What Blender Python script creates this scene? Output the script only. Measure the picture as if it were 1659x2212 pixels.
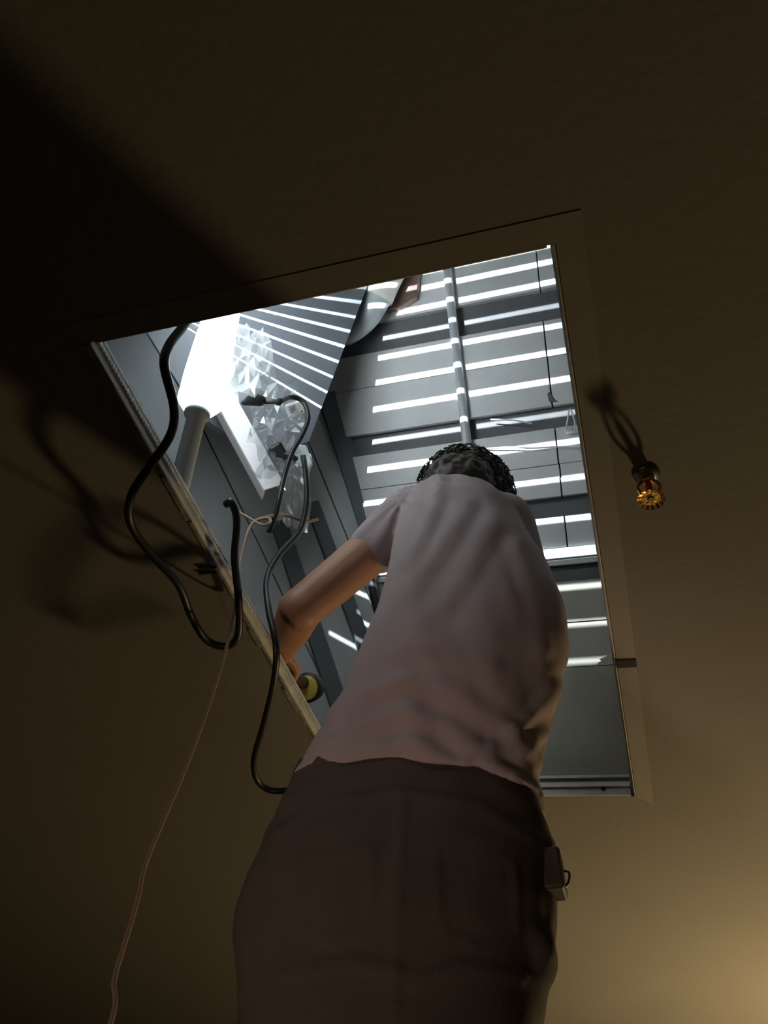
import bpy, bmesh, math, random
import numpy as np
from mathutils import Vector, Matrix, noise

random.seed(7)
for o in list(bpy.data.objects):
    bpy.data.objects.remove(o, do_unlink=True)
scene = bpy.context.scene
C = scene.collection

# ------------------------------------------------------------------ camera
F_PX, CX, CY = 1674.0, 829.5, 1106.0            # frame 1659 x 2212
ROT = Matrix(((0.9507, 0.1157, 0.2877), (0.2748, -0.7471, -0.6053), (0.1449, 0.6545, -0.7421)))
xx = Vector(ROT.row[0]); zz = Vector(ROT.row[2])
zz.normalize(); xx = (xx - zz * xx.dot(zz)).normalized(); yy = zz.cross(xx)
ROT = Matrix((xx, yy, zz))                       # world = ROT @ camera
cam_d = bpy.data.cameras.new('camera')
cam_d.sensor_fit = 'VERTICAL'; cam_d.sensor_height = 36.0
cam_d.lens = F_PX / 2212.0 * 36.0
cam_d.clip_start = 0.01
cam = bpy.data.objects.new('camera', cam_d); C.objects.link(cam)
cam.matrix_world = ROT.to_4x4()
scene.camera = cam

# ------------------------------------------------------------------ world, big lights, exposure
w = bpy.data.worlds.new('world'); scene.world = w; w.use_nodes = True
w.node_tree.nodes['Background'].inputs[0].default_value = (0.35, 0.28, 0.33, 1)
w.node_tree.nodes['Background'].inputs[1].default_value = 0.0
vs = scene.view_settings
vs.view_transform = 'Standard'; vs.look = 'None'; vs.exposure = 0.0; vs.gamma = 1.0; vs.use_curve_mapping = False

ROOM_LAMP = (0.80, 3.05, 0.08)
ld = bpy.data.lights.new('room_lamp_light', 'POINT')
ld.energy = 66.0; ld.color = (1.0, 0.72, 0.36); ld.shadow_soft_size = 0.09
lo = bpy.data.objects.new('room_lamp_light', ld); lo.location = ROOM_LAMP; C.objects.link(lo)

# added unseen fill spot low behind the camera, brightening the person's lower back
sd_ = bpy.data.lights.new('back_fill_light', 'SPOT'); sd_.energy = 50.0; sd_.color = (1.0, 0.74, 0.58); sd_.spot_size = math.radians(25); sd_.spot_blend = 1.0; sd_.shadow_soft_size = 0.2
so_ = bpy.data.objects.new('back_fill_light', sd_); so_.location = (-0.95, -0.6, -0.9); C.objects.link(so_)
so_.rotation_euler = (Vector((-0.42, 0.97, 0.50)) - Vector(so_.location)).to_track_quat('-Z', 'Y').to_euler()

# ------------------------------------------------------------------ helpers
def ray(px, py):
    return (ROT @ Vector((px - CX, -(py - CY), -F_PX))).normalized()
def at_y(px, py, y):
    r = ray(px, py); return r * (y / r.y)
def at_z(px, py, z):
    r = ray(px, py); return r * (z / r.z)
class Plane:
    """a real plane in the attic: origin, normal towards the viewer's side, in-plane axes"""
    def __init__(s, p, n):
        s.p = Vector(p); s.n = Vector(n).normalized()
        if s.n.dot(-s.p) < 0: s.n = -s.n
    def at(s, px, py, off=0.0):
        r = ray(px, py); p = s.p + s.n * off
        return r * (p.dot(s.n) / r.dot(s.n))

MATS = {}
def mat(name, col, rough=0.6, metal=0.0, noise_amt=0.0, scale=8.0, bump=0.0, bump_scale=40.0, emit=None, dirt=None, spec=0.5):
    if name in MATS: return MATS[name]
    m = bpy.data.materials.new(name); m.use_nodes = True
    nt = m.node_tree; b = nt.nodes['Principled BSDF']
    b.inputs['Base Color'].default_value = (*col, 1)
    b.inputs['Roughness'].default_value = rough; b.inputs['Metallic'].default_value = metal
    b.inputs['Specular IOR Level'].default_value = spec
    tc = nt.nodes.new('ShaderNodeTexCoord')
    if noise_amt > 0:
        n = nt.nodes.new('ShaderNodeTexNoise'); n.inputs['Scale'].default_value = scale
        n.inputs['Detail'].default_value = 6; n.inputs['Roughness'].default_value = 0.62
        nt.links.new(tc.outputs['Object'], n.inputs['Vector'])
        r = nt.nodes.new('ShaderNodeValToRGB')
        r.color_ramp.elements[0].position = 0.3; r.color_ramp.elements[1].position = 0.72
        d = dirt or tuple(c * (1 - noise_amt) for c in col)
        r.color_ramp.elements[0].color = (*d, 1); r.color_ramp.elements[1].color = (*col, 1)
        nt.links.new(n.outputs['Fac'], r.inputs['Fac']); nt.links.new(r.outputs['Color'], b.inputs['Base Color'])
    if bump > 0:
        n2 = nt.nodes.new('ShaderNodeTexNoise'); n2.inputs['Scale'].default_value = bump_scale
        n2.inputs['Detail'].default_value = 4
        nt.links.new(tc.outputs['Object'], n2.inputs['Vector'])
        bp = nt.nodes.new('ShaderNodeBump'); bp.inputs['Strength'].default_value = bump; bp.inputs['Distance'].default_value = 0.004
        nt.links.new(n2.outputs['Fac'], bp.inputs['Height']); nt.links.new(bp.outputs['Normal'], b.inputs['Normal'])
    if emit:
        b.inputs['Emission Color'].default_value = (*emit[0], 1); b.inputs['Emission Strength'].default_value = emit[1]
    MATS[name] = m
    return m

def link(name, me, m, parent=None, smooth=False):
    o = bpy.data.objects.new(name, me); C.objects.link(o)
    if m is not None: me.materials.append(m)
    if smooth: me.polygons.foreach_set('use_smooth', [True] * len(me.polygons))
    if parent is not None: o.parent = parent
    return o
def obj(name, bm, m, parent=None, smooth=False):
    bmesh.ops.recalc_face_normals(bm, faces=bm.faces)
    me = bpy.data.meshes.new(name); bm.to_mesh(me); bm.free()
    return link(name, me, m, parent, smooth)
def tag(o, label, cat, group=None, kind=None):
    o['label'] = label; o['category'] = cat
    if group: o['group'] = group
    if kind: o['kind'] = kind
    return o
def struct(o, label=None):
    o['kind'] = 'structure'
    if label: o['label'] = label
    return o
def empty(name, loc=(0, 0, 0)):
    """an Empty at a thing's base; the parts are built in world coordinates and keep them"""
    o = bpy.data.objects.new(name, None); C.objects.link(o); o.location = loc; o.empty_display_size = 0.05
    return o
def adopt(child, parent):
    child.parent = parent
    child.matrix_parent_inverse = Matrix.Translation(parent.location).inverted()
    return child
def box(bm, lo, hi, M=None, bevel=0.0):
    lo = Vector(lo); hi = Vector(hi); c = (lo + hi) / 2; s = hi - lo
    T = Matrix.Translation(c) @ Matrix.Diagonal((*s, 1))
    r = bmesh.ops.create_cube(bm, size=1.0, matrix=(M @ T if M else T))
    if bevel > 0:
        es = list({e for v in r['verts'] for e in v.link_edges})
        bmesh.ops.bevel(bm, geom=es, offset=bevel, segments=2, affect='EDGES', profile=0.5)
def prism(bm, pts, vec):
    a = [bm.verts.new(p) for p in pts]; b = [bm.verts.new(Vector(p) + vec) for p in pts]
    bm.faces.new(a); bm.faces.new(b[::-1]); n = len(pts)
    for i in range(n): bm.faces.new((a[i], a[(i + 1) % n], b[(i + 1) % n], b[i]))
def bar(bm, p0, p1, wdir, w, h):
    """rectangular bar from p0 to p1, width w along wdir, height h along the third axis"""
    p0 = Vector(p0); p1 = Vector(p1); d = (p1 - p0).normalized(); wd = Vector(wdir); wd = (wd - d * wd.dot(d)).normalized(); hd = d.cross(wd)
    pts = [p0 + wd * (sx * w / 2) + hd * (sy * h / 2) for sx, sy in ((-1, -1), (1, -1), (1, 1), (-1, 1))]
    prism(bm, pts, p1 - p0)
def spline(pts, n=8):
    P = [Vector(p) for p in pts]; P = [2 * P[0] - P[1]] + P + [2 * P[-1] - P[-2]]; out = []
    for i in range(1, len(P) - 2):
        for k in range(n):
            t = k / n; a, b, c, d = P[i - 1], P[i], P[i + 1], P[i + 2]
            out.append(0.5 * (2 * b + (c - a) * t + (2 * a - 5 * b + 4 * c - d) * t * t + (3 * b - a - 3 * c + d) * t ** 3))
    out.append(P[-2]); return out
def tube(bm, path, r, seg=12, caps=True):
    path = [Vector(p) for p in path]; n = len(path)
    rad = r if isinstance(r, (list, tuple)) else [r] * n
    t0 = (path[1] - path[0]).normalized(); u = t0.orthogonal().normalized(); rings = []
    for i, p in enumerate(path):
        t = (path[min(i + 1, n - 1)] - path[max(i - 1, 0)]).normalized()
        u = (u - t * u.dot(t)).normalized(); v = t.cross(u)
        rings.append([bm.verts.new(p + (u * math.cos(a) + v * math.sin(a)) * rad[i]) for a in [2 * math.pi * k / seg for k in range(seg)]])
    for i in range(n - 1):
        for k in range(seg):
            bm.faces.new((rings[i][k], rings[i][(k + 1) % seg], rings[i + 1][(k + 1) % seg], rings[i + 1][k]))
    if caps: bm.faces.new(rings[0][::-1]); bm.faces.new(rings[-1])
def lathe(bm, p, axis, prof, seg=24):
    """prof: (distance along axis, radius) pairs"""
    axis = Vector(axis).normalized(); path = [Vector(p) + axis * a for a, _ in prof]
    u = axis.orthogonal().normalized(); v = axis.cross(u); rings = []
    for q, (_, r) in zip(path, prof):
        rings.append([bm.verts.new(q + (u * math.cos(2 * math.pi * k / seg) + v * math.sin(2 * math.pi * k / seg)) * max(r, 1e-5)) for k in range(seg)])
    for i in range(len(rings) - 1):
        for k in range(seg): bm.faces.new((rings[i][k], rings[i][(k + 1) % seg], rings[i + 1][(k + 1) % seg], rings[i + 1][k]))
    bm.faces.new(rings[0][::-1]); bm.faces.new(rings[-1])
def capsule(bm, a, b, ra, rb):
    """tapered limb piece with round ends, to be fused with its neighbours"""
    a = Vector(a); b = Vector(b); d = b - a; L = max(d.length, 1e-4); d = d / L
    prof = []
    for k in range(7): t = -math.pi / 2 + k * math.pi / 12; prof.append((ra * math.sin(t), ra * math.cos(t)))
    for k in range(7): t = k * math.pi / 12; prof.append((L + rb * math.sin(t), rb * math.cos(t)))
    lathe(bm, a, d, prof, 16)
def ball(bm, c, rx, ry, rz, M=None):
    T = Matrix.Translation(Vector(c)) @ (M or Matrix.Identity(4)) @ Matrix.Diagonal((rx, ry, rz, 1))
    bmesh.ops.create_uvsphere(bm, u_segments=24, v_segments=16, radius=1.0, matrix=T)
def fuse(name, bm, voxel, iters, m, parent=None, fn=None):
    """join overlapping closed volumes into one continuous smooth surface"""
    bmesh.ops.recalc_face_normals(bm, faces=bm.faces)
    me = bpy.data.meshes.new(name); bm.to_mesh(me); bm.free()
    t = bpy.data.objects.new('t', me); C.objects.link(t)
    r = t.modifiers.new('r', 'REMESH'); r.mode = 'VOXEL'; r.voxel_size = voxel
    s = t.modifiers.new('s', 'SMOOTH'); s.factor = 0.5; s.iterations = iters
    dg = bpy.context.evaluated_depsgraph_get()
    me2 = bpy.data.meshes.new_from_object(t.evaluated_get(dg)); me2.name = name
    bpy.data.objects.remove(t, do_unlink=True); bpy.data.meshes.remove(me)
    me2.materials.clear()
    if fn:
        n_ = len(me2.vertices); co = np.empty(n_ * 3, 'f'); no = np.empty(n_ * 3, 'f')
        me2.vertices.foreach_get('co', co); me2.vertices.foreach_get('normal', no)
        co = co.reshape(-1, 3); no = no.reshape(-1, 3)
        out = np.array([fn(Vector(c), Vector(d)) for c, d in zip(co.tolist(), no.tolist())], 'f')
        me2.vertices.foreach_set('co', out.ravel()); me2.update()
    o = link(name, me2, m, None, True)
    if parent is not None: adopt(o, parent)
    return o

# ------------------------------------------------------------------ materials
M_CEIL = mat('ceiling_paint', (0.25, 0.235, 0.205), 0.85, noise_amt=0.08, scale=3.0, bump=0.15, bump_scale=60)
M_ROOM = mat('room_paint', (0.08, 0.07, 0.07), 0.9, noise_amt=0.05)
M_FLOOR = mat('floor_boards', (0.08, 0.08, 0.08), 0.6, noise_amt=0.2)
M_TRIM = mat('trim_paint', (0.29, 0.27, 0.235), 0.7, noise_amt=0.12, scale=9)
M_ALU = mat('worn_metal', (0.86, 0.86, 0.82), 0.45, 0.1, noise_amt=0.35, scale=14, bump=0.25, bump_scale=120)
M_PLASTER = mat('broken_plaster', (0.42, 0.40, 0.34), 0.95, noise_amt=0.5, scale=30, bump=0.6, bump_scale=70)
M_DARK = mat('dark_slot', (0.035, 0.028, 0.02), 0.9)
M_BOARD = mat('white_boards', (0.72, 0.74, 0.74), 0.62, noise_amt=0.16, scale=5, bump=0.15, bump_scale=30)
M_BOARD2 = mat('grey_boards', (0.55, 0.54, 0.47), 0.7, noise_amt=0.15, scale=4, bump=0.15, bump_scale=30)
M_BATTEN = mat('dark_batten', (0.14, 0.145, 0.15), 0.75, noise_amt=0.25, scale=10, bump=0.3, bump_scale=40)
M_BACK = mat('joint_backing', (0.05, 0.05, 0.05), 0.9)  # dark backing behind the board and panel joints
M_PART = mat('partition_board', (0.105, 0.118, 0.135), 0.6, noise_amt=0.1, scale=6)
M_LEFT = mat('left_panels', (0.48, 0.50, 0.50), 0.65, noise_amt=0.15, scale=5, bump=0.1)
M_STUD = mat('side_strip', (0.10, 0.115, 0.12), 0.6, noise_amt=0.2, scale=12)
M_PVC = mat('grey_pvc', (0.42, 0.46, 0.48), 0.35)
M_PVCW = mat('pale_pvc', (0.75, 0.75, 0.68), 0.4)
M_BRICK = mat('brown_brick', (0.19, 0.12, 0.10), 0.85, noise_amt=0.5, scale=18, bump=0.6, bump_scale=50)
M_RUBBER = mat('black_rubber', (0.018, 0.018, 0.019), 0.42)
M_CORDW = mat('pale_cord', (0.36, 0.25, 0.19), 0.5)
M_WHITE = mat('white_plastic', (0.78, 0.77, 0.78), 0.35)
M_BRASS = mat('brass', (0.72, 0.42, 0.13), 0.32, 1.0, bump=0.3, bump_scale=200)
M_CHROME = mat('dull_steel', (0.35, 0.34, 0.35), 0.35, 1.0)
M_RED = mat('red_bulb', (0.65, 0.06, 0.04), 0.1)
M_SKIN = mat('skin', (0.46, 0.235, 0.15), 0.55, noise_amt=0.1, scale=20, bump=0.08, bump_scale=150)
M_HAIR = mat('brown_hair', (0.035, 0.027, 0.02), 0.55)
M_SHIRT = mat('shirt_cotton', (0.40, 0.33, 0.335), 0.9, noise_amt=0.08, scale=12, bump=0.12, bump_scale=300, spec=0.2)
M_TRS = mat('trouser_cloth', (0.09, 0.073, 0.06), 0.9, noise_amt=0.15, scale=15, bump=0.2, bump_scale=220, spec=0.15)
M_LEATHER = mat('dark_leather', (0.06, 0.045, 0.035), 0.6)
M_TOOL = mat('tool_body', (0.045, 0.03, 0.025), 0.45)
M_YEL = mat('yellow_plastic', (0.80, 0.60, 0.12), 0.4)
M_GLOW = mat('lamp_tube_glow', (0.9, 0.95, 0.95), 0.4, emit=((0.86, 0.96, 1.0), 13.0))
M_SLAT = mat('slat_fill_glow', (0.9, 0.95, 0.95), 0.4, emit=((0.86, 0.95, 1.0), 22.0))  # added glow on the hidden head slats, a fill for the boarded slope
M_STEP = mat('ladder_metal', (0.5, 0.5, 0.48), 0.4, 0.8)
def film_mat(name, haze, gloss):
    m = bpy.data.materials.new(name); m.use_nodes = True; nt = m.node_tree; nt.nodes.clear()
    out = nt.nodes.new('ShaderNodeOutputMaterial'); mx = nt.nodes.new('ShaderNodeMixShader'); mx2 = nt.nodes.new('ShaderNodeMixShader')
    tr = nt.nodes.new('ShaderNodeBsdfTransparent'); gl = nt.nodes.new('ShaderNodeBsdfGlossy'); df = nt.nodes.new('ShaderNodeBsdfTranslucent')
    gl.inputs['Roughness'].default_value = 0.12; df.inputs['Color'].default_value = (0.9, 0.93, 0.95, 1)
    tr.inputs['Color'].default_value = (0.93, 0.95, 0.96, 1)
    d2 = nt.nodes.new('ShaderNodeBsdfDiffuse'); d2.inputs['Color'].default_value = (0.85, 0.88, 0.9, 1)
    ad = nt.nodes.new('ShaderNodeMixShader'); ad.inputs[0].default_value = 0.5
    nt.links.new(df.outputs[0], ad.inputs[1]); nt.links.new(d2.outputs[0], ad.inputs[2])
    mx.inputs[0].default_value = haze; mx2.inputs[0].default_value = gloss
    nt.links.new(tr.outputs[0], mx.inputs[1]); nt.links.new(ad.outputs[0], mx.inputs[2])
    nt.links.new(mx.outputs[0], mx2.inputs[1]); nt.links.new(gl.outputs[0], mx2.inputs[2])
    nt.links.new(mx2.outputs[0], out.inputs[0]); return m
M_FILM = film_mat('clear_film', 0.2, 0.22); M_FILMW = film_mat('milky_film', 0.7, 0.15)

# ------------------------------------------------------------------ room below
H = 1.0; FL = -1.5                       # ceiling and floor heights relative to the camera
RX0, RX1, RY0, RY1 = -4.2, 2.2, -2.0, 4.7
OX0, OX1, OY0, OY1 = -0.754, -0.037, 0.407, 1.765   # the hatch
bm = bmesh.new(); TC = 0.034
box(bm, (RX0, RY0, H), (OX0, RY1, H + TC)); box(bm, (OX1, RY0, H), (RX1, RY1, H + TC))
box(bm, (OX0, RY0, H), (OX1, OY0, H + TC)); box(bm, (OX0, OY1, H), (OX1, RY1, H + TC))
struct(obj('ceiling', bm, M_CEIL), 'dim plaster ceiling around the hatch')
bm = bmesh.new(); box(bm, (RX0, RY0, FL - 0.1), (RX1, RY1, FL)); struct(obj('floor', bm, M_FLOOR))
for nm, lo_, hi_ in (('wall_left', (RX0 - 0.1, RY0, FL), (RX0, RY1, H)), ('wall_right', (RX1, RY0, FL), (RX1 + 0.1, RY1, H)),
                     ('wall_back', (RX0, RY0 - 0.1, FL), (RX1, RY0, H)), ('wall_front', (RX0, RY1, FL), (RX1, RY1 + 0.1, H))):
    bm = bmesh.new(); box(bm, lo_, hi_); struct(obj(nm, bm, M_ROOM))

# hatch frame: flat flange on the ceiling, metal lining inside
hf = empty('hatch_frame', ((OX0 + OX1) / 2, (OY0 + OY1) / 2, H))
tag(hf, 'worn metal and plaster frame lining the open ceiling hatch', 'frame')
def flange(pts, name='flange', dz=0.0008):
    bm = bmesh.new(); prism(bm, [Vector((x, y, H - dz)) for x, y in pts], Vector((0, 0, 0.002)))
    return adopt(obj(name, bm, M_TRIM), hf)
fw = 0.036
flange([(OX1, OY0), (OX1 + fw, OY0 - fw), (OX1 + fw, 1.255), (OX1, 1.255)])
flange([(OX1, 1.28), (OX1 + fw, 1.28), (OX1 + fw, OY1 + fw), (OX1, OY1)])
flange([(OX0, OY0), (OX1, OY0), (OX1 + fw, OY0 - fw), (OX0 - fw, OY0 - fw)])
bm = bmesh.new(); box(bm, (OX1 - 0.002, 1.256, H - 0.003), (OX1 + fw, 1.279, H + 0.002)); adopt(obj('latch_slot', bm, M_DARK), hf)
bm = bmesh.new()
for k in (0, 1):
    p = at_z(430, 1226 + 12 * k, H); q = at_z(468, 1222 + 12 * k, H); bar(bm, (p.x, p.y, H - 0.002), (q.x, q.y, H - 0.002), (0, 1, 0), 0.004, 0.004)
adopt(obj('latch_slot', bm, M_DARK), hf)
def lining(a, b, inward, k=1.0):
    """profile of the lining along a->b; inward points into the hatch"""
    a = Vector(a); b = Vector(b); d = (b - a).normalized(); inw = Vector(inward)
    specs = [('lining_back', 0.0, 0.058, 0.000, 0.003, M_BATTEN), ('lower_strip', 0.000, 0.019, 0.003, 0.003, M_ALU),
             ('bead_strip', 0.020, 0.032, 0.003, 0.010, M_ALU), ('upper_lip', 0.046, 0.053, 0.003, 0.006, M_ALU)]
    for nm, z0, z1, o0, th, m in specs:
        z0 *= k; z1 *= k; o0 *= k; th *= k
        bm = bmesh.new()
        prism(bm, [a + inw * o0 + Vector((0, 0, z0)), a + inw * (o0 + th) + Vector((0, 0, z0)), a + inw * (o0 + th) + Vector((0, 0, z1)), a + inw * o0 + Vector((0, 0, z1))], b - a)
        adopt(obj(nm, bm, m), hf)
lining((OX0, OY0 + .001, H), (OX0, OY1 - .012, H), (1, 0, 0), .64)
lining((OX0 + .012, OY1, H), (OX1 - .012, OY1, H), (0, -1, 0))
lining((OX1, OY0 + .001, H), (OX1, OY1, H), (-1, 0, 0), .6)
lining((OX0 + .012, OY0, H), (OX1 - .012, OY0, H), (0, 1, 0), .6)
# knurled ribs of the corner bead on the left lining
bm = bmesh.new(); y = OY0 + 0.01
while y < OY1 - 0.03:
    box(bm, (OX0 + 0.008, y, H + 0.0135), (OX0 + 0.0098, y + 0.0035, H + 0.0198)); y += 0.008
r_ = adopt(obj('bead_ribs', bm, M_ALU), hf); r_['kind'] = 'stuff'
# torn plaster edge below the left lining
bm = bmesh.new(); y = OY0 + 0.002; rr = random.Random(3)
while y < OY1 - 0.04:
    l = rr.uniform(0.02, 0.09); wdt = rr.choice((0.001, 0.002, 0.004, 0.006, 0.009))
    box(bm, (OX0 - wdt, y, H - rr.uniform(0.0015, 0.004)), (OX0 + 0.003, min(y + l, OY1 - 0.02), H + 0.004)); y += l * rr.uniform(0.8, 1.05)
p_ = adopt(obj('plaster_edge', bm, M_PLASTER), hf); p_['kind'] = 'stuff'; p_['label'] = 'crumbled plaster edge'
s = at_y(1303, 1703, OY1 - 0.006); bm = bmesh.new(); lathe(bm, (s.x, OY1 - 0.0055, s.z), (0, -1, 0), [(0, 0.006), (0.003, 0.006), (0.004, 0.003)], 12)
adopt(obj('screw', bm, M_DARK), hf)
s = Vector((OX0 + 0.0038, 1.525, H + 0.006)); bm = bmesh.new(); lathe(bm, s, (1, 0, 0), [(0, 0.006), (0.003, 0.006), (0.004, 0.003)], 12)
adopt(obj('screw', bm, M_DARK), hf)

# ------------------------------------------------------------------ attic geometry
T_L = 1.8
_q = ray(525, 494); LAMP = _q * (0.959 * T_L / _q.z)          # the small bright source in the lamp head
R_P = Vector((0, 2.0, 1.13)); R_DIR = Vector((0, -0.59, 0.806)).normalized()
R_N = Vector((0, -0.806, -0.59)).normalized()
RP = Plane(R_P, R_N)
RM = Matrix((( 1, 0, 0, 0), (0, R_DIR.y, R_N.y, R_P.y), (0, R_DIR.z, R_N.z, R_P.z), (0, 0, 0, 1)))   # local (u along x, v up the slope, w towards viewer)
def edge_x(py): return 1200 + (py - 525) * (1375 - 1200) / (1720 - 525)
def v_of(py):
    return (RP.at(edge_x(py), py) - R_P).dot(R_DIR)
roof = empty('wall_attic_far', (0, 2.0, 1.1)); struct(roof, 'pale boarded slope filling the back of the attic')
bm = bmesh.new(); box(bm, (-1.6, -0.155, -0.06), (0.8, 2.35, -0.03), RM); adopt(obj('backing', bm, M_BACK), roof)
XC = -0.152                                             # the board joint
XL, XR = -1.55, 0.75
rows = [  # px row at the hatch's right edge: top, bottom, kind
    (300, 410, 'p', 0.0), (410, 530, 'p', 0.0), (530, 617, 'p', 0.0), (617, 684, 'd', -0.02), (684, 762, 'p', 0.0), (762, 868, 'p', 0.002), (868, 915, 'd', -0.018),
    (915, 994, 'p', 0.0), (994, 1024, 'p', 0.0), (1024, 1064, 'p', 0.001), (1064, 1106, 'd', -0.018), (1106, 1174, 'p', 0.0),
    (1176, 1198, 'f', 0.008), (1201, 1213, 'f', 0.005), (1214, 1248, 'd', -0.01), (1248, 1338, 'g', 0.0), (1338, 1436, 'g', 0.0), (1436, 1710, 'g', 0.0)]
rj = random.Random(11)
for top, bot, k, w_ in rows:
    v1, v0 = v_of(top), v_of(bot)
    if k == 'd':
        bm = bmesh.new(); box(bm, (XL, v0 + .0005, -0.03), (XR, v1 - .0005, w_), RM); adopt(obj('batten', bm, M_BATTEN), roof)
    elif k == 'f':
        bm = bmesh.new(); box(bm, (XL, v0, -0.03), (XR, v1, w_), RM, 0.002); adopt(obj('ledge', bm, M_BOARD), roof)
    else:
        g = 0.0022
        xs = [XL, -0.92, XC + rj.uniform(-.004, .004), 0.36, XR] if k == 'p' else [XL, -0.78, 0.12, 0.5, XR]
        for i in range(4):
            bm = bmesh.new(); dz = rj.uniform(-0.002, 0.002)
            box(bm, (xs[i] + g, v0 + .001, -0.03), (xs[i + 1] - g, v1 - .001, w_ + dz), RM, 0.0012)
            adopt(obj('board', bm, M_BOARD if k == 'p' else M_BOARD2), roof)
# chipped corner at the joint above the second batten
bm = bmesh.new(); p = RP.at(1185, 842, 0.004)
prism(bm, [RP.at(1182, 850, 0.003), RP.at(1186, 868, 0.003), RP.at(1206, 868, 0.003), RP.at(1196, 860, 0.003), RP.at(1188, 846, 0.003)], R_N * -0.004)
adopt(obj('chip', bm, M_BATTEN), roof)

# conduit up the slope
bm = bmesh.new(); a = RP.at(963, 560, 0.017); b = RP.at(1012, 985, 0.017); d = (a - b)
tube(bm, [b - d * 1.1 + R_N * 0, b, a, a + d * 0.5], 0.0145, 16)
cd = obj('conduit', bm, M_PVC, smooth=True); tag(cd, 'thin grey conduit running up the striped white boards', 'pipe')

# partition board (left, in front of the slope) that carries the slanted stripes
P3 = ray(185, 578); P3 = P3 * (LAMP.z / P3.z)
S0 = RP.at(827, 676); S1 = RP.at(790, 1050); nl = (S0 - LAMP).cross(S1 - LAMP)
def on_l(px, py):
    r = ray(px, py); return r * (LAMP.dot(nl) / r.dot(nl))
E0 = on_l(783, 646); E1 = on_l(675, 933)
P1 = Plane(E0, (E1 - E0).cross(P3 - E0))
eu = (E0 - E1).normalized()
part = empty('wall_attic_partition', E1); struct(part, 'narrow blue-grey partition board left of the boarded slope')
bm = bmesh.new()
poly = [E0 + eu * 0.35, E1 - eu * 0.035, P1.at(560, 985), P1.at(425, 893), P1.at(318, 718), P1.at(250, 600), P3 + eu * 1.0]
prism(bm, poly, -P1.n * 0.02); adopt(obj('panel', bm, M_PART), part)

bm = bmesh.new(); prism(bm, [P1.at(x, y, -.004) for x, y in ((314, 716), (420, 894), (402, 1075), (330, 1075), (100, 640), (245, 590))], -P1.n * 0.02)
side_board = bm
# left side wall with strips
P2 = ray(-455, 735); P2 = P2 * (LAMP.z / P2.z)
Q1 = RP.at(735, 930); Q2 = RP.at(785, 1130)
PL2 = Plane(Q1, (Q2 - Q1).cross(P2 - Q1))
left = empty('wall_attic_left', (-1.0, 1.3, 1.05)); struct(left, 'grey panelled side wall of the attic behind the cords')
hz = Vector((0, 0, 1)).cross(PL2.n).normalized(); vz = PL2.n.cross(hz).normalized()
if vz.z < 0: vz = -vz
if hz.x > 0: hz = -hz
def above_ceiling(bm):
    g = bm.verts[:] + bm.edges[:] + bm.faces[:]
    r = bmesh.ops.bisect_plane(bm, geom=g, plane_co=(0, 0, H + TC + .002), plane_no=(0, 0, -1), clear_outer=True)
    es = [e for e in bm.edges if e.is_boundary]
    if es: bmesh.ops.holes_fill(bm, edges=es, sides=0)
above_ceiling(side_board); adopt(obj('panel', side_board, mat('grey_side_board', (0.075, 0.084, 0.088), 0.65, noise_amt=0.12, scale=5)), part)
bm = bmesh.new()
o_ = PL2.at(760, 1030) - PL2.n * 0.03
cs = [o_ - hz * 0.25 - vz * 1.0, o_ + hz * 1.6 - vz * 1.0, o_ + hz * 1.6 + vz * 1.5, o_ - hz * 0.25 + vz * 1.5]
prism(bm, cs, -PL2.n * 0.02); above_ceiling(bm); adopt(obj('backing', bm, M_BACK), left)
def panel2(px, m=M_LEFT, name='panel', off=0.0, th=0.03):
    bm = bmesh.new(); prism(bm, [PL2.at(x, y, off) for x, y in px], -PL2.n * th); above_ceiling(bm); return adopt(obj(name, bm, m), left)
panel2([(-150, 380), (300, 690), (416, 886), (560, 1180), (700, 1480), (850, 1900), (300, 1900), (-300, 1000)])
panel2([(304, 688), (560, 640), (655, 930), (752, 1170), (850, 1440), (960, 1800), (853, 1900), (703, 1480), (563, 1180), (420, 884)])
panel2([(563, 640), (640, 640), (690, 880), (790, 1150), (880, 1400), (1010, 1800), (963, 1800), (853, 1440), (755, 1170), (658, 930)])
def strip(a, b, wpx, th=0.025, m=M_STUD):
    bm = bmesh.new(); A = PL2.at(*a); B = PL2.at(*b); wd = (PL2.at(a[0] + wpx, a[1]) - A).length * 0.93
    sd = (B - A).cross(PL2.n)
    bar(bm, A + PL2.n * th / 2, B + PL2.n * th / 2, sd, wd, th); above_ceiling(bm); adopt(obj('batten', bm, m), left)
strip((705, 850), (800, 1150), 44, 0.01)
strip((672, 1090), (800, 1440), 30)
strip((600, 1130), (745, 1570), 36)
# closing sides of the attic, out of view
bm = bmesh.new(); box(bm, (0.76, -0.8, H + TC), (0.8, 2.3, 3.3)); struct(obj('wall_attic_right', bm, M_BOARD2))
bm = bmesh.new(); box(bm, (-2.6, -0.84, H + TC), (0.8, -0.8, 3.3)); struct(obj('wall_attic_near', bm, M_BOARD2))
bm = bmesh.new(); box(bm, (-2.6, -0.84, 3.0), (0.8, 1.4, 3.04)); struct(obj('ceiling_attic', bm, M_BOARD2))
bm = bmesh.new(); box(bm, (-2.64, -0.84, H + TC), (-2.6, 2.6, 3.3)); struct(obj('wall_attic_outer', bm, M_BOARD2))

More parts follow.
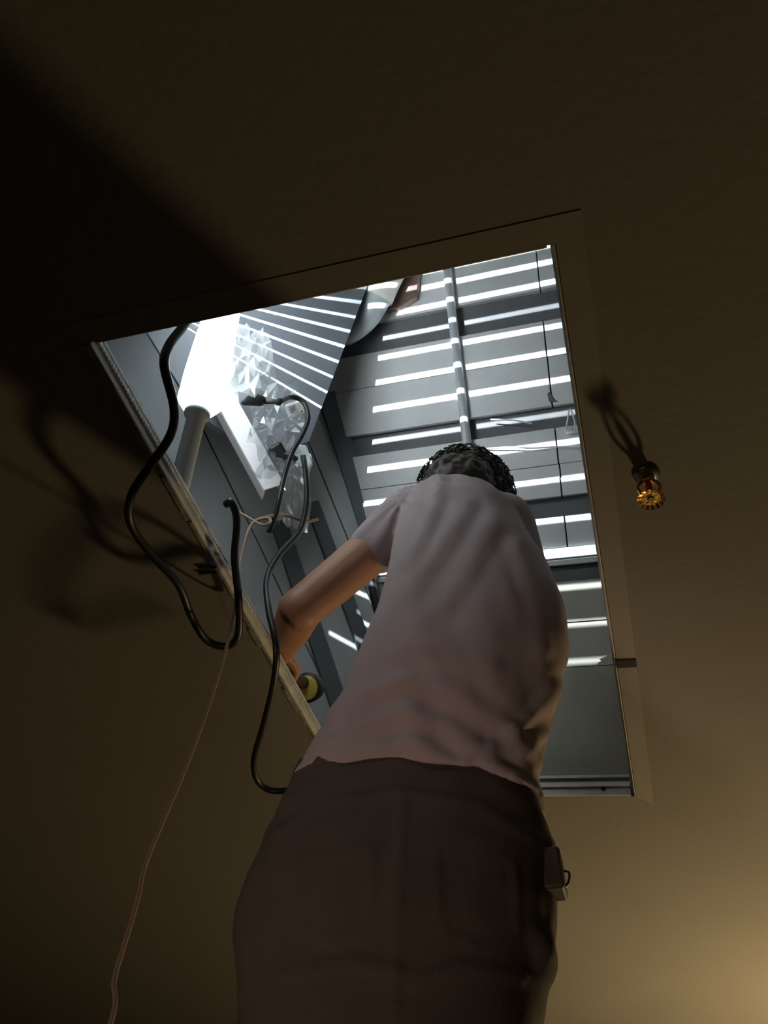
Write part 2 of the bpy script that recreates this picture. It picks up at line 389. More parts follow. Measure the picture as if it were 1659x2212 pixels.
# ------------------------------------------------------------------ work lamp: handle, glowing tube, slotted head
base = at_z(385, 1060, 1.04)
lamp = empty('work_lamp', base); tag(lamp, 'glaring white work lamp standing on a pale handle inside the hatch', 'lamp')
ax = (LAMP - base).normalized(); LL = (LAMP - base).length
bm = bmesh.new(); lathe(bm, base - ax * 0.0, ax, [(0, 0.017), (0.01, 0.019), (LL * 0.235, 0.0185), (LL * 0.24, 0.025), (LL * 0.26, 0.027)], 24)
adopt(obj('handle', bm, M_PVC, smooth=True), lamp)
bm = bmesh.new(); lathe(bm, base + ax * (LL * 0.262), ax, [(0, 0.022), (0.004, 0.034), (0.02, 0.045), (LL * 0.12, 0.045), (LL * 0.40, 0.036), (LL * 0.44, 0.03)], 28)
adopt(obj('glow_tube', bm, M_GLOW, smooth=True), lamp)
RHO = 0.10; HW = 0.17
head = empty('slotted_head', LAMP); adopt(head, lamp)
pt = bpy.data.lights.new('lamp_source', 'POINT'); pt.energy = 260.0; pt.color = (0.88, 0.96, 1.0); pt.shadow_soft_size = 0.0004
po = bpy.data.objects.new('lamp_source', pt); C.objects.link(po); po.location = LAMP
def ang(p): q = p - LAMP; return math.atan2(q.z, q.y)
slits = [  # row at the hatch's right edge, half height in px, left limit (pixel on far slope or side wall)
    (470, 4.7, None), (498, 4.7, None), (527, 5.2, None), (562, 5.2, None), (605, 5.2, None), (652, 4.7, None), (700, 5.2, None), (755, 5.7, None), (815, 5.7, None), (880, 5.2, None),
    (950, 5.7, None), (1028, 5.7, None), (1113, 5.7, ('R', 786, 1120)), (1189, 13.0, ('R', 814, 1252)), (1263, 5.2, ('L', 750, 1305)), (1341, 5.2, ('L', 776, 1400)), (1422, 5.2, ('L', 705, 1435))]
arcs = []
for py, h_, lim in slits:
    a0 = ang(RP.at(edge_x(py - h_), py - h_)); a1 = ang(RP.at(edge_x(py + h_), py + h_))
    xl = None
    if lim:
        P = RP.at(lim[1], lim[2]) if lim[0] == 'R' else PL2.at(lim[1], lim[2])
        q = P - LAMP; xl = q.x * RHO / math.hypot(q.y, q.z)
    arcs.append((a0, a1, xl))          # a0 > a1
def arc_piece(a_hi, a_lo, x0, x1, name, parent, m, r0=RHO, th=0.002):
    n = max(2, int(abs(a_hi - a_lo) / 0.12) + 2); bm = bmesh.new(); rows_ = []
    for i in range(n):
        a = a_hi + (a_lo - a_hi) * i / (n - 1)
        rows_.append([bm.verts.new((LAMP.x + x, LAMP.y + r * math.cos(a), LAMP.z + r * math.sin(a))) for x, r in ((x0, r0), (x1, r0), (x1, r0 + th), (x0, r0 + th))])
    for i in range(n - 1):
        for k in range(4): bm.faces.new((rows_[i][k], rows_[i][(k + 1) % 4], rows_[i + 1][(k + 1) % 4], rows_[i + 1][k]))
    bm.faces.new(rows_[0]); bm.faces.new(rows_[-1][::-1])
    o = obj(name, bm, m); o.parent = parent; o.matrix_parent_inverse = Matrix.Translation(LAMP).inverted(); return o
for i in range(len(arcs) - 1):
    arc_piece(arcs[i][1], arcs[i + 1][0], -HW, HW, 'slat', head, M_SLAT)
arc_piece(arcs[0][0] + 2 * math.pi, arcs[-1][1] + 0.0, -HW, HW, 'shell', head, M_WHITE) if False else None
arc_piece(arcs[-1][1], arcs[0][0] - 2 * math.pi, -HW, HW, 'shell', head, M_WHITE)
for a0, a1, xl in arcs:
    if xl is not None: arc_piece(a0 + .004, a1 - .004, -HW, xl, 'stripe_blocker', head, M_WHITE, RHO - 0.0025)  # unseen pieces added to cut off the left ends of the lower stripes
for sx in (-1, 1):
    bm = bmesh.new(); lathe(bm, LAMP + Vector((sx * HW, 0, 0)), (sx, 0, 0), [(0, RHO + .002), (0.004, RHO + .002)], 32)
    o = obj('end_cap', bm, M_WHITE); o.parent = head; o.matrix_parent_inverse = Matrix.Translation(LAMP).inverted()

# ------------------------------------------------------------------ things up in the attic
# white box channel beside the lamp
bm = bmesh.new()
A = at_y(497, 880, 0.86); B = at_y(592, 1052, 0.99)
dd = (B - A).normalized(); side = (at_y(610, 1000, 0.95) - at_y(570, 1040, 0.95)).normalized()
side = (side - dd * side.dot(dd)).normalized(); up = dd.cross(side)
def brd(bm, c0, c1, wv, w, hv, h): prism(bm, [c0 + wv * (sx * w / 2) + hv * (sy * h / 2) for sx, sy in ((-1, -1), (1, -1), (1, 1), (-1, 1))], c1 - c0)
A2 = A - dd * 0.12
ch = empty('cable_channel', B); tag(ch, 'white box channel hanging beside the glaring lamp', 'channel')
if up.dot(A) > 0: up = -up          # towards the camera
brd(bm, A2, B, side, 0.052, up, 0.004); adopt(obj('front_face', bm, M_WHITE), ch)
for sx in (-1, 1):
    bm = bmesh.new(); brd(bm, A2 + side * (sx * 0.025) - up * 0.022, B + side * (sx * 0.025) - up * 0.022, side, 0.003, up, 0.04); adopt(obj('side_face', bm, M_WHITE), ch)

# crumpled clear film
def film(name, pts, seed, label, nu=9, nv=8, amp=0.02, m=None):
    """a crumpled sheet of flat creased facets hanging between four corner points"""
    P = [Vector(p) for p in pts]; bm = bmesh.new(); g = []
    n = (P[1] - P[0]).cross(P[3] - P[0]).normalized(); eu_ = P[1] - P[0]; ev_ = P[3] - P[0]
    rnd = random.Random(seed)
    for j in range(nv + 1):
        row = []
        for i in range(nu + 1):
            u, v = i / nu, j / nv
            p = (P[0] * (1 - u) + P[1] * u) * (1 - v) + (P[3] * (1 - u) + P[2] * u) * v
            row.append(bm.verts.new(p + n * (rnd.uniform(-1, 1) * amp) + eu_ * (rnd.uniform(-.5, .5) / nu) + ev_ * (rnd.uniform(-.5, .5) / nv)))
        g.append(row)
    for j in range(nv):
        for i in range(nu):
            a, b, c, d = g[j][i], g[j][i + 1], g[j + 1][i + 1], g[j + 1][i]
            if rnd.random() < .5: bm.faces.new((a, b, c)); bm.faces.new((a, c, d))
            else: bm.faces.new((a, b, d)); bm.faces.new((b, c, d))
    o = obj(name, bm, m or M_FILM); tag(o, label, 'plastic film', 'clear film around the lamp'); return o
def Y(px, py, y): return at_y(px, py, y)
film('plastic_film', [Y(512, 712, .70), Y(580, 715, .74), Y(602, 850, .80), Y(478, 872, .70)], 3, 'crumpled milky film glowing right beside the lamp tube', amp=0.014, m=M_FILMW)
film('plastic_film', [Y(540, 845, .84), Y(650, 835, .89), Y(660, 930, .93), Y(545, 925, .87)], 8, 'crumpled clear film under the black plug', amp=0.024)
film('plastic_film', [Y(535, 930, .86), Y(625, 915, .92), Y(640, 1020, .96), Y(560, 1030, .90)], 14, 'crumpled clear film around the black adapter', amp=0.02)
film('plastic_film', [Y(610, 960, .96), Y(672, 975, 1.0), Y(668, 1165, 1.10), Y(600, 1120, 1.06)], 21, 'lowest long strip of clear film hanging below the adapter', amp=0.016)

def blob(bm, pts, r): tube(bm, spline(pts, 8), r, 14)
# black plug with inline connector, from (522,862) to (605,872)
pg = empty('power_plug', Y(550, 862, .76)); tag(pg, 'black power plug lying across the bright film near the lamp', 'plug')
p0, p1 = Y(522, 862, .755), Y(608, 868, .80); dv = (p1 - p0).normalized(); L_ = (p1 - p0).length
bm = bmesh.new(); lathe(bm, p0, dv, [(0, .011), (.004, .0135), (L_ * .45, .0135), (L_ * .55, .010)], 18); adopt(obj('plug_body', bm, M_RUBBER, smooth=True), pg)
bm = bmesh.new(); lathe(bm, p0 + dv * L_ * .55, dv, [(0, .0085), (L_ * .3, .006), (L_ * .33, .009), (L_ * .42, .009), (L_ * .45, .006)], 18); adopt(obj('strain_relief', bm, M_RUBBER, smooth=True), pg)
# black adapter block
ad = empty('power_adapter', Y(600, 980, .9)); tag(ad, 'chunky black adapter block hanging in the clear film', 'adapter')
c0 = Y(602, 978, .92); vd = c0.normalized(); s1 = vd.orthogonal().normalized(); s2 = vd.cross(s1)
AM = Matrix.Translation(c0) @ Matrix.Rotation(0.5, 4, vd) @ Matrix((s1, s2, vd)).transposed().to_4x4()
bm = bmesh.new(); box(bm, (-.022, -.018, -.012), (.022, .018, .02), AM, .006); adopt(obj('block', bm, M_RUBBER), ad)
bm = bmesh.new(); p2 = Y(628, 984, .93); p3 = Y(640, 992, .935); tube(bm, [c0, p2, p3], [.010, .007, .006], 12); adopt(obj('cord_stub', bm, M_RUBBER, smooth=True), ad)
# white socket adapter with printed label
so = empty('socket_adapter', Y(636, 888, .9)); tag(so, 'small white socket block with printed label above the adapter', 'socket')
c1 = Y(636, 884, .90); vd = c1.normalized(); s1 = (Y(660, 876, .9) - Y(612, 892, .9)); s1 = (s1 - vd * s1.dot(vd)).normalized(); s2 = vd.cross(s1)
SM = Matrix.Translation(c1) @ Matrix((s1, s2, vd)).transposed().to_4x4()
bm = bmesh.new(); box(bm, (-.021, -.017, -.012), (.021, .017, .012), SM, .005); adopt(obj('block', bm, M_WHITE), so)
bm = bmesh.new()
for k, wdt in enumerate((.018, .015, .017, .011)): box(bm, (-.012, -.008 + k * .0042, -.0128), (-.012 + wdt, -.0066 + k * .0042, -.0120), SM)
adopt(obj('print', bm, M_DARK), so)
bm = bmesh.new(); lathe(bm, SM @ Vector((.015, .010, -.012)), SM.to_3x3() @ Vector((0, 0, -1)), [(0, .002), (.001, .002)], 10); adopt(obj('pin_hole', bm, M_DARK), so)
# milky broken cover right of the adapter
bm = bmesh.new(); prism(bm, [Y(x, y, .99) for x, y in ((640, 958), (660, 962), (672, 1000), (664, 1012), (645, 1005), (632, 990))], Vector((0, .008, .004)))
o = obj('plastic_cover', bm, mat('milky_plastic', (0.5, 0.55, 0.52), .4)); tag(o, 'broken milky plastic cover right of the black adapter', 'cover')

# cords
def cord(name, pts, r, m, label, group=None, seg=12):
    bm = bmesh.new(); tube(bm, spline(pts, 8), r, seg); o = obj(name, bm, m, smooth=True); return tag(o, label, 'cord', group)
G = 'cords hanging through the hatch'
Z = at_z
cord('black_cable', [Z(425, 655, 1.16), Z(398, 702, 1.09), Z(366, 745, 1.03), Z(355, 790, 1.0), Z(376, 880, .975), Z(368, 940, .965), Z(325, 1005, .95), Z(284, 1070, .94), Z(282, 1130, .935), Z(325, 1195, .93), Z(385, 1262, .925),
     Z(413, 1330, .92), Z(446, 1382, .92), Z(488, 1396, .92), Z(514, 1372, .93), Z(516, 1300, .955), Z(507, 1205, 1.0), Z(512, 1125, 1.05), Z(500, 1086, 1.075), Z(487, 1090, 1.075)], 0.0075, M_RUBBER,
     'thick black cord looping left below the hatch edge', G)
cord('black_cable', [Z(655, 985, 1.42), Z(660, 1020, 1.38), Z(663, 1080, 1.32), Z(648, 1145, 1.24), Z(602, 1200, 1.14), Z(577, 1252, 1.06), Z(581, 1320, .97), Z(597, 1400, .89), Z(590, 1480, .86), Z(568, 1570, .84), Z(549, 1640, .83), Z(556, 1685, .825), Z(590, 1708, .82), Z(660, 1703, .82), Z(760, 1690, .82)], 0.0068, M_RUBBER,
     'long black cord hanging past the elbow to the hip', G)
cord('black_cable', [p1 - dv * .004, Y(630, 858, .82), Y(655, 868, .84), Y(666, 900, .86), Y(655, 935, .88), Y(630, 980, .90), Y(614, 1030, .93), Y(604, 1075, .95), Y(596, 1110, .97), Y(580, 1150, .99)], 0.0058, M_RUBBER,
     'short black cord dropping from the plug past the adapter', G)
hang = Z(508, 1318, .98)
lo_pts = [at_y(*p, hang.y) for p in ((489, 1400), (452, 1520), (400, 1660), (320, 1850), (300, 1930), (284, 1990), (262, 2060), (246, 2120), (238, 2212))]
cord('thin_cord', [Y(686, 1122, 1.06), Y(660, 1126, 1.04), Y(620, 1114, 1.0), Y(580, 1116, .96), Y(545, 1132, .93), Y(524, 1190, .93), Y(513, 1260, .93), hang] + lo_pts + [Vector((lo_pts[-1].x - .01, hang.y, z_)) for z_ in (.1, -.3, -.8, FL + .005)], 0.0036, M_CORDW,
     'thin pale cord dropping straight down at the lower left', G, 8)
cord('tie_string', [Y(512, 1104, .92), Y(540, 1120, .93), Y(560, 1132, .93), Y(575, 1134, .93), Y(585, 1126, .935), Y(578, 1119, .935), Y(556, 1124, .93)], 0.003, M_CORDW, 'knotted pale string tied between the cords', None, 8)

# round pvc elbow and broken brick at the top of the slope
el = empty('pipe_elbow', Y(800, 660, 1.0)); tag(el, 'stubby round grey pipe elbow with pale collar above the stripes', 'pipe')
pe = [RP.at(862, 548, .09), RP.at(835, 600, .09), RP.at(815, 645, .085)]
bm = bmesh.new(); tube(bm, spline(pe, 6), 0.052, 24); adopt(obj('collar', bm, M_PVCW, smooth=True), el)
bm = bmesh.new(); q0 = pe[-1]; pts_ = spline([q0 + (pe[1] - q0) * .2, q0, RP.at(795, 683, .08), RP.at(770, 712, .055), RP.at(748, 733, .02)], 6)
tube(bm, pts_, [.046 - .022 * (i / (len(pts_) - 1)) ** 2 for i in range(len(pts_))], 24); adopt(obj('bend', bm, M_PVC, smooth=True), el)
bm = bmesh.new(); prism(bm, [RP.at(*p, .028) for p in ((836, 604), (905, 586), (899, 640), (862, 662), (834, 668))], -R_N * .028)
o = obj('broken_brick', bm, M_BRICK); tag(o, 'broken brown brick beside the pipe elbow', 'brick')
# wire hanger
wh = empty('wire_hanger', RP.at(1232, 930)); tag(wh, 'small wire hanger loop on the boards near the right edge', 'hanger')
bm = bmesh.new(); tube(bm, spline([RP.at(1222, 930, .01), RP.at(1226, 908, .022), RP.at(1231, 884, .024), RP.at(1240, 905, .022), RP.at(1243, 928, .01)], 6), .0025, 8); adopt(obj('loop', bm, M_WHITE, smooth=True), wh)
bm = bmesh.new(); tube(bm, [RP.at(1222, 934, .012), RP.at(1245, 932, .012)], .004, 8); adopt(obj('foot', bm, M_WHITE, smooth=True), wh)
cord('loose_wire', [RP.at(1060, 906, .01), RP.at(1110, 908, .014), RP.at(1150, 915, .006)], .0022, M_WHITE, 'short pale wire across the dark band of boards', 'loose wires on the boards', 8)
cord('loose_wire', [RP.at(1022, 972, .004), RP.at(1092, 966, .016), RP.at(1150, 968, .014), RP.at(1200, 965, .01), RP.at(1270, 966, .012)], .0022, M_WHITE, 'long pale wire beside the head on the boards', 'loose wires on the boards', 8)
# dark hose in the corner between arm and torso
bm = bmesh.new(); tube(bm, spline([PL2.at(800, 1200, .03), PL2.at(805, 1270, .035), PL2.at(820, 1320, .035), PL2.at(850, 1400, .03)], 8), .016, 14)
o = obj('drain_hose', bm, M_RUBBER, smooth=True); tag(o, 'dark glossy hose glimpsed between the arm and the torso', 'hose')

# ------------------------------------------------------------------ sprinkler head on the ceiling
sp_b = at_z(1407, 1083, H - .066)
sp = empty('sprinkler_head', (sp_b.x, sp_b.y, H)); tag(sp, 'brass fire sprinkler with red bulb hanging from the ceiling', 'sprinkler')
dn = Vector((0, 0, -1)); b0 = Vector((sp_b.x, sp_b.y, H))
bm = bmesh.new(); lathe(bm, b0, dn, [(0, .021), (.003, .020), (.006, .014), (.007, .012)], 28); adopt(obj('escutcheon', bm, M_CHROME, smooth=True), sp)
bm = bmesh.new(); lathe(bm, b0 + dn * .006, dn, [(0, .011), (.014, .011), (.016, .008)], 6); adopt(obj('body', bm, M_BRASS), sp)
for s_ in (-1, 1):
    bm = bmesh.new(); tube(bm, spline([b0 + dn * .018 + Vector((s_ * .009, 0, 0)), b0 + dn * .030 + Vector((s_ * .016, 0, 0)), b0 + dn * .046 + Vector((s_ * .013, 0, 0)), b0 + dn * .054 + Vector((s_ * .003, 0, 0))], 6), .003, 8)
    adopt(obj('frame_arm', bm, M_BRASS, smooth=True), sp)
bm = bmesh.new(); lathe(bm, b0 + dn * .021, dn, [(0, .002), (.004, .0055), (.018, .0055), (.024, .003), (.030, .002)], 14); adopt(obj('bulb', bm, M_RED, smooth=True), sp)
bm = bmesh.new(); lathe(bm, b0 + dn * .048, dn, [(0, .003), (.004, .006), (.010, .006)], 12); adopt(obj('boss', bm, M_BRASS, smooth=True), sp)
bm = bmesh.new(); N = 14; zt, zb = b0 + dn * .058, Vector((0, 0, -.0018)); ring = []
for k in range(N):
    for f0, r in ((0, .0205), (.62, .0205), (.66, .0145), (.96, .0145)):
        a = 2 * math.pi * (k + f0) / N; ring.append(zt + Vector((r * math.cos(a), r * math.sin(a), -.003 if r > .02 else 0)))
prism(bm, ring, zb); adopt(obj('deflector', bm, M_BRASS), sp)
bm = bmesh.new(); lathe(bm, b0 + dn * .0598, dn, [(0, .005), (.002, .004)], 12); adopt(obj('screw', bm, M_CHROME), sp)

# ------------------------------------------------------------------ the person
per = empty('person', (-0.34, 1.06, -0.42))
tag(per, 'person in grey shirt and brown trousers leaning up into the ceiling hatch', 'person')
# torso outline: left pixel, right pixel, depth of the widest part, half depth
torso = [((632, 1716), (1182, 1738), 1.06, .112), ((672, 1650), (1163, 1672), 1.06, .112), ((706, 1595), (1174, 1612), 1.06, .115), ((738, 1540), (1190, 1560), 1.06, .12), ((786, 1440), (1210, 1480), 1.065, .125),
         ((815, 1360), (1226, 1390), 1.07, .125), ((838, 1280), (1221, 1310), 1.075, .125), ((855, 1215), (1190, 1232), 1.08, .125), ((868, 1155), (1145, 1165), 1.085, .115),
         ((885, 1105), (1108, 1110), 1.09, .10), ((915, 1075), (1070, 1080), 1.095, .075), ((955, 1058), (1030, 1062), 1.10, .045)]
def ring_mesh(bm, rows_, seg=40, zlift=0.0, flat=None):
    rings = []
    for l, r, yc, b in rows_:
        A, B = at_y(*l, yc), at_y(*r, yc); c = (A + B) / 2; a = (B - A) / 2
        rg = []
        for k in range(seg):
            t = 2 * math.pi * k / seg; ct, st = math.cos(t), math.sin(t)
            ct = math.copysign(abs(ct) ** .85, ct); st = math.copysign(abs(st) ** .85, st)
            rg.append(bm.verts.new(c + a * ct + Vector((0, b * st, 0))))
        rings.append(rg)
    for i in range(len(rings) - 1):
        for k in range(seg): bm.faces.new((rings[i][k], rings[i][(k + 1) % seg], rings[i + 1][(k + 1) % seg], rings[i + 1][k]))
    bm.faces.new(rings[0][::-1]); bm.faces.new(rings[-1])
SH_L = Y(888, 1118, 1.085); CUFF = Y(812, 1160, 1.075); ELB = Y(648, 1318, 1.06); WRI = at_y(606, 1412, 1.29)
SH_R = Y(1088, 1135, 1.10); ELB_R = Y(1150, 1300, 1.24); WRI_R = ELB_R + Vector((-0.12, 0.14, 0.17))
HEADC = Y(1000, 1088, 1.16)
# shirt
bm = bmesh.new(); ring_mesh(bm, torso)
capsule(bm, SH_L + Vector((.02, 0, 0)), SH_L, .072, .068)
capsule(bm, SH_L, SH_L.lerp(ELB, .36), .067, .059)
capsule(bm, SH_R, SH_R.lerp(ELB_R, .45), .07, .062)
capsule(bm, SH_L, SH_R, .06, .06)
def fold(co, n):
    z = co.z; d1 = co.x * .75 - (z - .9) * .9; d2 = co.x + (z - .9) * .4
    wst = max(0.0, 1 - abs(z - .72) / .28)
    h = noise.noise(Vector((d1 * 3.0, d2 * 16, co.y * 5))) * (.0035 + .010 * wst)
    h += noise.noise(Vector((co.x * 9, co.y * 9, z * 7 + 4))) * .003
    h += noise.noise(Vector((d1 * 5 + 3, d2 * 30, co.y * 8))) * .004 * wst
    # pull fold fanning from the raised left shoulder
    q = co - SH_L; a = math.atan2(q.x, -q.z); rr_ = math.hypot(q.x, q.z)
    h += .004 * math.sin(a * 16) * max(0, 1 - rr_ / .30)
    if n.y < .25:
        c = ROT.transposed() @ co; px = Vector((CX + F_PX * c.x / -c.z, CY - F_PX * c.y / -c.z))
        for pl, amp, wd in FOLDS:
            d = min(seg_d(px, a, b) for a, b in zip(pl, pl[1:]))
            if d < wd * 4: h += amp * (math.exp(-(d / wd) ** 2) - .45 * math.exp(-((d - 1.7 * wd) / (.8 * wd)) ** 2))
    return co + n * h
def seg_d(p, a, b):
    ab = b - a; t = max(0, min(1, (p - a).dot(ab) / ab.dot(ab))); return (p - a - ab * t).length
def PX(*p): return [Vector(q) for q in p]
FOLDS = [   # creases on the back of the shirt, traced along the cloth
    (PX((735, 1548), (800, 1492), (880, 1470), (960, 1488), (1040, 1530), (1110, 1590), (1160, 1645)), .0048, 20),
    (PX((712, 1612), (790, 1552), (870, 1535), (950, 1562), (1030, 1618), (1110, 1690)), .0048, 20),
    (PX((700, 1668), (800, 1608), (900, 1606), (1000, 1650)), .0035, 19),
    (PX((1206, 1490), (1160, 1545), (1110, 1580)), .0048, 18), (PX((1180, 1590), (1130, 1622), (1070, 1610)), .0048, 17),
    (PX((948, 1040), (938, 1090), (915, 1150), (880, 1215)), .0048, 15), (PX((1010, 1090), (965, 1160), (905, 1235), (870, 1300)), .0035, 19),
    (PX((1060, 1130), (1010, 1230), (960, 1300)), .004, 22), (PX((860, 1400), (960, 1400), (1060, 1440)), .004, 22), (PX((1120, 1180), (1160, 1290), (1175, 1400)), .004, 20)]
shirt = fuse('shirt', bm, 0.0065, 5, M_SHIRT, per, fold); shirt['label'] = 'grey short-sleeved cotton shirt'
# trousers
tr = [((650, 1672), (1150, 1694), 1.06, .10), ((612, 1775), (1186, 1790), 1.06, .115), ((585, 1840), (1200, 1840), 1.06, .128), ((555, 1905), (1205, 1895), 1.06, .138), ((528, 1990), (1205, 1985), 1.06, .142),
      ((519, 2060), (1196, 2070), 1.06, .14), ((524, 2140), (1178, 2140), 1.06, .13), ((530, 2215), (1166, 2215), 1.06, .12), ((545, 2300), (1150, 2300), 1.06, .11)]
bm = bmesh.new(); ring_mesh(bm, tr)
ball(bm, at_y(1176, 2062, 1.04), .017, .05, .03); ball(bm, at_y(640, 1765, 1.02), .02, .05, .022)
feet = {}
for s_, hx in ((-1, -.455), (1, -.255)):
    hip = Vector((hx, 1.06, .40)); kn = Vector((hx - .0 * s_, 1.10, -.02)); an = Vector((hx, 1.07, -.33))
    capsule(bm, hip, kn, .098, .072); capsule(bm, kn, an, .072, .055); feet[s_] = an
# rolled waistband and seat seam hints
wl, wr = at_y(608, 1778, 1.06), at_y(1190, 1790, 1.06)
def tfold(co, n):
    h = noise.noise(Vector((co.x * 7, co.y * 7, co.z * 14))) * .006 + noise.noise(Vector((co.x * 18, co.y * 12, co.z * 26 + 3))) * .003
    if n.y < .4:
        c = ROT.transposed() @ co; px = Vector((CX + F_PX * c.x / -c.z, CY - F_PX * c.y / -c.z))
        for pl, amp, wd in SEAMS:
            d = min(seg_d(px, a, b) for a, b in zip(pl, pl[1:]))
            if d < wd * 3: h += amp * math.exp(-(d / wd) ** 2)
    return co + n * h
SEAMS = [   # waistband, seat seam, pocket edges
    (PX((600, 1800), (700, 1735), (860, 1712), (1040, 1745), (1190, 1830)), .004, 12), (PX((868, 1720), (862, 1900), (850, 2212)), .0035, 10),
    (PX((640, 1860), (800, 1835), (805, 2000), (725, 2040), (650, 2010), (640, 1860)), .003, 9),
    (PX((940, 1835), (1110, 1860), (1120, 2020), (1040, 2055), (950, 2005), (940, 1835)), .003, 9),
    (PX((1185, 1820), (1195, 1950), (1190, 2060)), .004, 10), (PX((620, 2110), (760, 2080), (860, 2100)), .005, 16), (PX((900, 2120), (1000, 2090), (1120, 2110)), .005, 16)]
trs = fuse('trousers', bm, 0.0075, 4, M_TRS, per, tfold); trs['label'] = 'baggy dark brown trousers'
# holster tab with wire loop on the right hip
hp = at_y(1206, 1872, 1.03)
bm = bmesh.new(); HM = Matrix.Translation(hp) @ Matrix.Rotation(-.12, 4, 'Y'); box(bm, (-.03, -.022, -.036), (.006, .022, .018), HM, .004)
hol = adopt(obj('holster', bm, M_LEATHER), per); hol['label'] = 'small dark holster on the right hip'
bm = bmesh.new(); tube(bm, spline([at_y(1212, 1880, 1.03), at_y(1229, 1885, 1.03), at_y(1228, 1905, 1.03), at_y(1216, 1922, 1.03)], 6), .0017, 8)
r_ = obj('key_ring', bm, M_CHROME, smooth=True); r_.parent = hol
# body
bm = bmesh.new(); V = Vector
capsule(bm, V((-.34, 1.07, .55)), V((-.34, 1.10, 1.15)), .09, .09)
capsule(bm, SH_L, SH_R, .05, .05)
neck0 = (SH_L + SH_R) / 2 + V((0, .0, .03)); capsule(bm, neck0, HEADC + V((0, -.01, -.02)), .055, .055)
HR = Matrix.Rotation(math.radians(-35), 4, 'X')         # head bowed forward
def hd(x, y, z): return HEADC + (HR @ V((x, y, z)))
ball(bm, hd(0, 0, .02), .076, .098, .105, HR); ball(bm, hd(0, .03, -.05), .058, .07, .07, HR)
capsule(bm, hd(0, .095, .02), hd(0, .115, -.02), .010, .016)                   # nose
capsule(bm, hd(-.02, .092, -.055), hd(.02, .092, -.055), .010, .010)           # lips
capsule(bm, hd(-.035, .088, .03), hd(.035, .088, .03), .012, .012)             # brow
ball(bm, hd(0, .085, -.09), .025, .022, .02, HR)                               # chin
for s_ in (-1, 1):
    ball(bm, hd(s_ * .08, -.005, -.005), .010, .020, .030, HR)                 # ears
capsule(bm, SH_L, SH_L.lerp(ELB, .5), .052, .050); capsule(bm, SH_L.lerp(ELB, .5), ELB, .050, .045)
capsule(bm, ELB, ELB.lerp(WRI, .4), .046, .043); capsule(bm, ELB.lerp(WRI, .4), WRI, .043, .028)
capsule(bm, SH_R, ELB_R, .05, .042); capsule(bm, ELB_R, WRI_R, .042, .027)
def hand(bm, w_, fwd, palm_n, s_, grip):
    """palm plus four unequal bent fingers and a thumb leaving the side of the palm"""
    fwd = fwd.normalized(); palm_n = (palm_n - fwd * palm_n.dot(fwd)).normalized(); sd = fwd.cross(palm_n) * s_
    kn = [w_ + fwd * (.088 - .006 * abs(i - 1)) + sd * (.030 - .020 * i) for i in range(4)]
    for i in range(4): capsule(bm, w_ + fwd * .012 + sd * (.016 - .010 * i), kn[i], .016, .0115)
    ln = (.043, .047, .044, .034)
    for i in range(4):
        a = kn[i]; ang_ = 0.0; p = a
        for j, fr in enumerate((1.0, .65, .5)):
            ang_ += grip * (1.0, 1.05, .8)[j]
            q = p + (fwd * math.cos(ang_) + palm_n * math.sin(ang_)) * ln[i] * fr
            capsule(bm, p, q, .0098 - .0008 * j, .0092 - .0008 * j); p = q
    t0 = w_ + fwd * .028 + sd * .028 + palm_n * .006
    t1 = t0 + (fwd * .6 + sd * .6 + palm_n * .55).normalized() * .042
    t2 = t1 + (fwd * .75 - sd * .15 + palm_n * .65).normalized() * .032
    t3 = t2 + (fwd * .5 - sd * .5 + palm_n * .7).normalized() * .025
    capsule(bm, t0, t1, .014, .0115); capsule(bm, t1, t2, .0112, .010); capsule(bm, t2, t3, .010, .0085)
    return kn
fwdL = V((-.62, .70, .36))
palmL = V((.35, .1, -1.0))
hand(bm, WRI, fwdL, palmL, -1, 1.05)
hand(bm, WRI_R, (WRI_R - ELB_R), V((-.3, .5, .2)), 1, .45)
for s_, hx in ((-1, -.455), (1, -.255)):
    capsule(bm, V((hx, 1.06, .40)), V((hx, 1.10, -.02)), .07, .05); capsule(bm, V((hx, 1.10, -.02)), V((hx, 1.07, -.35)), .048, .034)
capsule(bm, V((-.42, 1.06, .45)), V((-.28, 1.06, .45)), .085, .085)
body = fuse('body', bm, 0.0052, 3, M_SKIN, per)
for s_ in (-1, 1):
    bm = bmesh.new(); ball(bm, hd(s_ * .032, .082, .008), .012, .012, .012); adopt(obj('eye', bm, M_WHITE, smooth=True), per)
    an = feet[s_]; bm = bmesh.new()
    capsule(bm, (an.x, an.y - .03, -.385), (an.x + s_ * .02, an.y + .17, -.385), .035, .035); capsule(bm, an, (an.x, an.y, -.38), .045, .045)
    box(bm, (an.x - .045, an.y - .075, -.42), (an.x + .05, an.y + .215, -.40))
    fuse('shoe', bm, .006, 3, M_LEATHER, per)
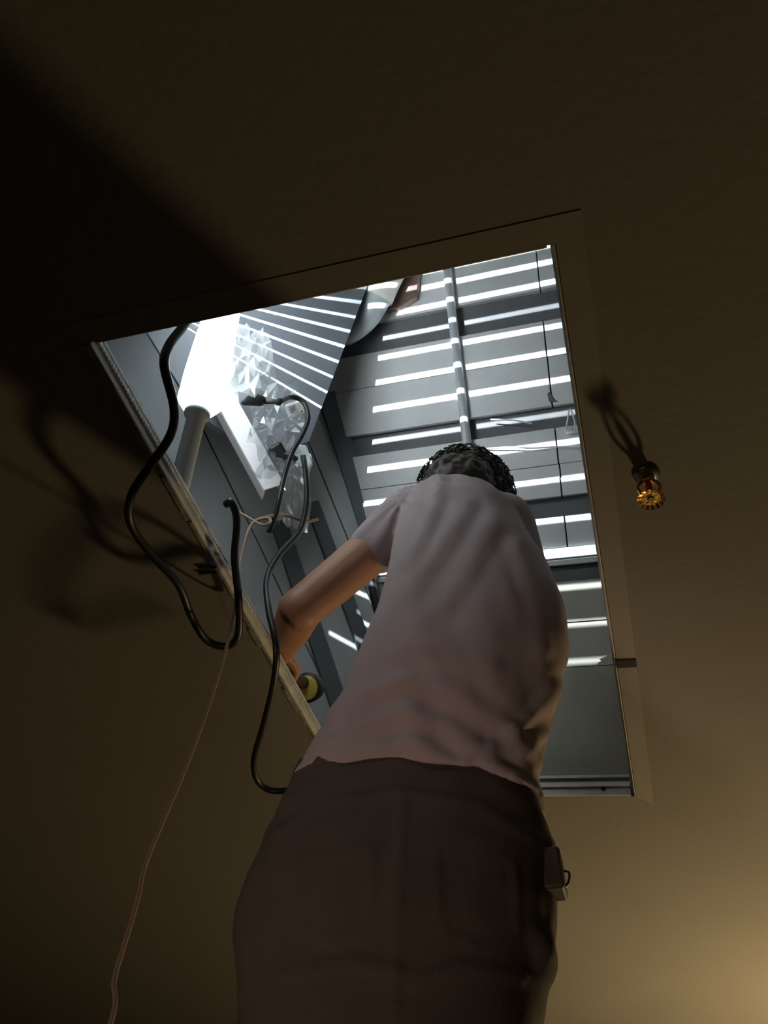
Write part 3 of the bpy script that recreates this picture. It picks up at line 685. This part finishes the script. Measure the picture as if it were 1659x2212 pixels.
# curly hair: cap plus locks
bm = bmesh.new(); ball(bm, hd(0, -.014, .040), .106, .112, .098, HR); ball(bm, hd(0, -.055, -.02), .086, .062, .075, HR)
def curl(co, n):
    return co + n * (noise.noise(co * 34) * .010 + noise.noise(co * 70) * .006)
hair = fuse('hair', bm, .0045, 2, M_HAIR, per, curl); hair['label'] = 'short dark curly hair'
bm = bmesh.new(); rh = random.Random(5)
for k in range(520):
    a, b_ = rh.uniform(0, 2 * math.pi), rh.uniform(-.35, 1.0); c2 = math.sqrt(max(0, 1 - b_ * b_))
    nrm = V((c2 * math.cos(a), c2 * math.sin(a), b_))
    if nrm.y > .55 and nrm.z < .35: continue
    p = V((nrm.x * .106, nrm.y * .112 - .014, nrm.z * .098 + .04)); t1 = nrm.orthogonal().normalized(); t1 = Matrix.Rotation(rh.uniform(0, 6.28), 3, nrm) @ t1; t2 = nrm.cross(t1)
    R_ = rh.uniform(.009, .016); pts_ = []
    for j in range(9):
        th = j * .75; pts_.append(hd(*(p + nrm * (.002 + j * .0019) + t1 * (R_ * math.cos(th)) + t2 * (R_ * math.sin(th)))))
    tube(bm, pts_, .0019, 4, False)
lk = obj('curls', bm, M_HAIR, smooth=True); lk.parent = hair; lk['kind'] = 'stuff'

# hand tool with a round yellow end
tl = empty('hand_tool', at_y(652, 1470, 1.36)); tag(tl, 'dark hand tool with round yellow end held beside the hatch edge', 'tool')
f_ = fwdL.normalized(); pn = (palmL - f_ * palmL.dot(f_)).normalized()
gc = WRI + f_ * .085 + pn * .030; sdv = f_.cross(pn)
bm = bmesh.new(); tube(bm, [gc - sdv * .05, gc + sdv * .05], .014, 18); adopt(obj('grip', bm, M_TOOL, smooth=True), tl)
yc = at_y(662, 1486, 1.53); axd = (V((.05, -.75, -.62))).normalized()
bm = bmesh.new(); lathe(bm, yc - axd * .05, axd, [(0, .024), (.006, .036), (.044, .040), (.05, .037)], 28); adopt(obj('drum', bm, M_TOOL, smooth=True), tl)
bm = bmesh.new(); lathe(bm, yc - axd * .001, axd, [(0, .032), (.004, .0315), (.006, .027)], 28); adopt(obj('yellow_cap', bm, M_YEL, smooth=True), tl)
bm = bmesh.new(); tube(bm, [gc, gc - axd * .07, yc - axd * .045], [.012, .013, .018], 14); adopt(obj('neck', bm, M_TOOL, smooth=True), tl)

# ------------------------------------------------------------------ stepladder below the frame
st = empty('stepladder', (-.355, 1.25, FL)); tag(st, 'metal stepladder carrying the person below the hatch', 'ladder')
ztop = -.42
for sx in (-1, 1):
    bm = bmesh.new(); bar(bm, (-.355 + sx * .27, .78, FL), (-.355 + sx * .22, 1.22, -.1), (1, 0, 0), .025, .06); adopt(obj('front_rail', bm, M_STEP), st)
    bm = bmesh.new(); bar(bm, (-.355 + sx * .27, 1.85, FL), (-.355 + sx * .22, 1.29, -.1), (1, 0, 0), .02, .04); adopt(obj('rear_rail', bm, M_STEP), st)
for k in range(4):
    zt_ = FL + .27 * (k + 1); y_ = .78 + (zt_ - FL) / (-.1 - FL) * .44
    bm = bmesh.new(); lo_y = y_ - .05 if k < 3 else .96
    if k == 3: zt_ = ztop
    hy = y_ + .07 if k < 3 else 1.30
    box(bm, (-.355 - .235, lo_y, zt_ - .03), (-.355 + .235, hy, zt_), None, .004); adopt(obj('step' if k < 3 else 'platform', bm, M_STEP), st)
bm = bmesh.new(); box(bm, (-.355 - .235, 1.215, -.11), (-.355 + .235, 1.30, -.08), None, .005); adopt(obj('top_bar', bm, M_STEP), st)
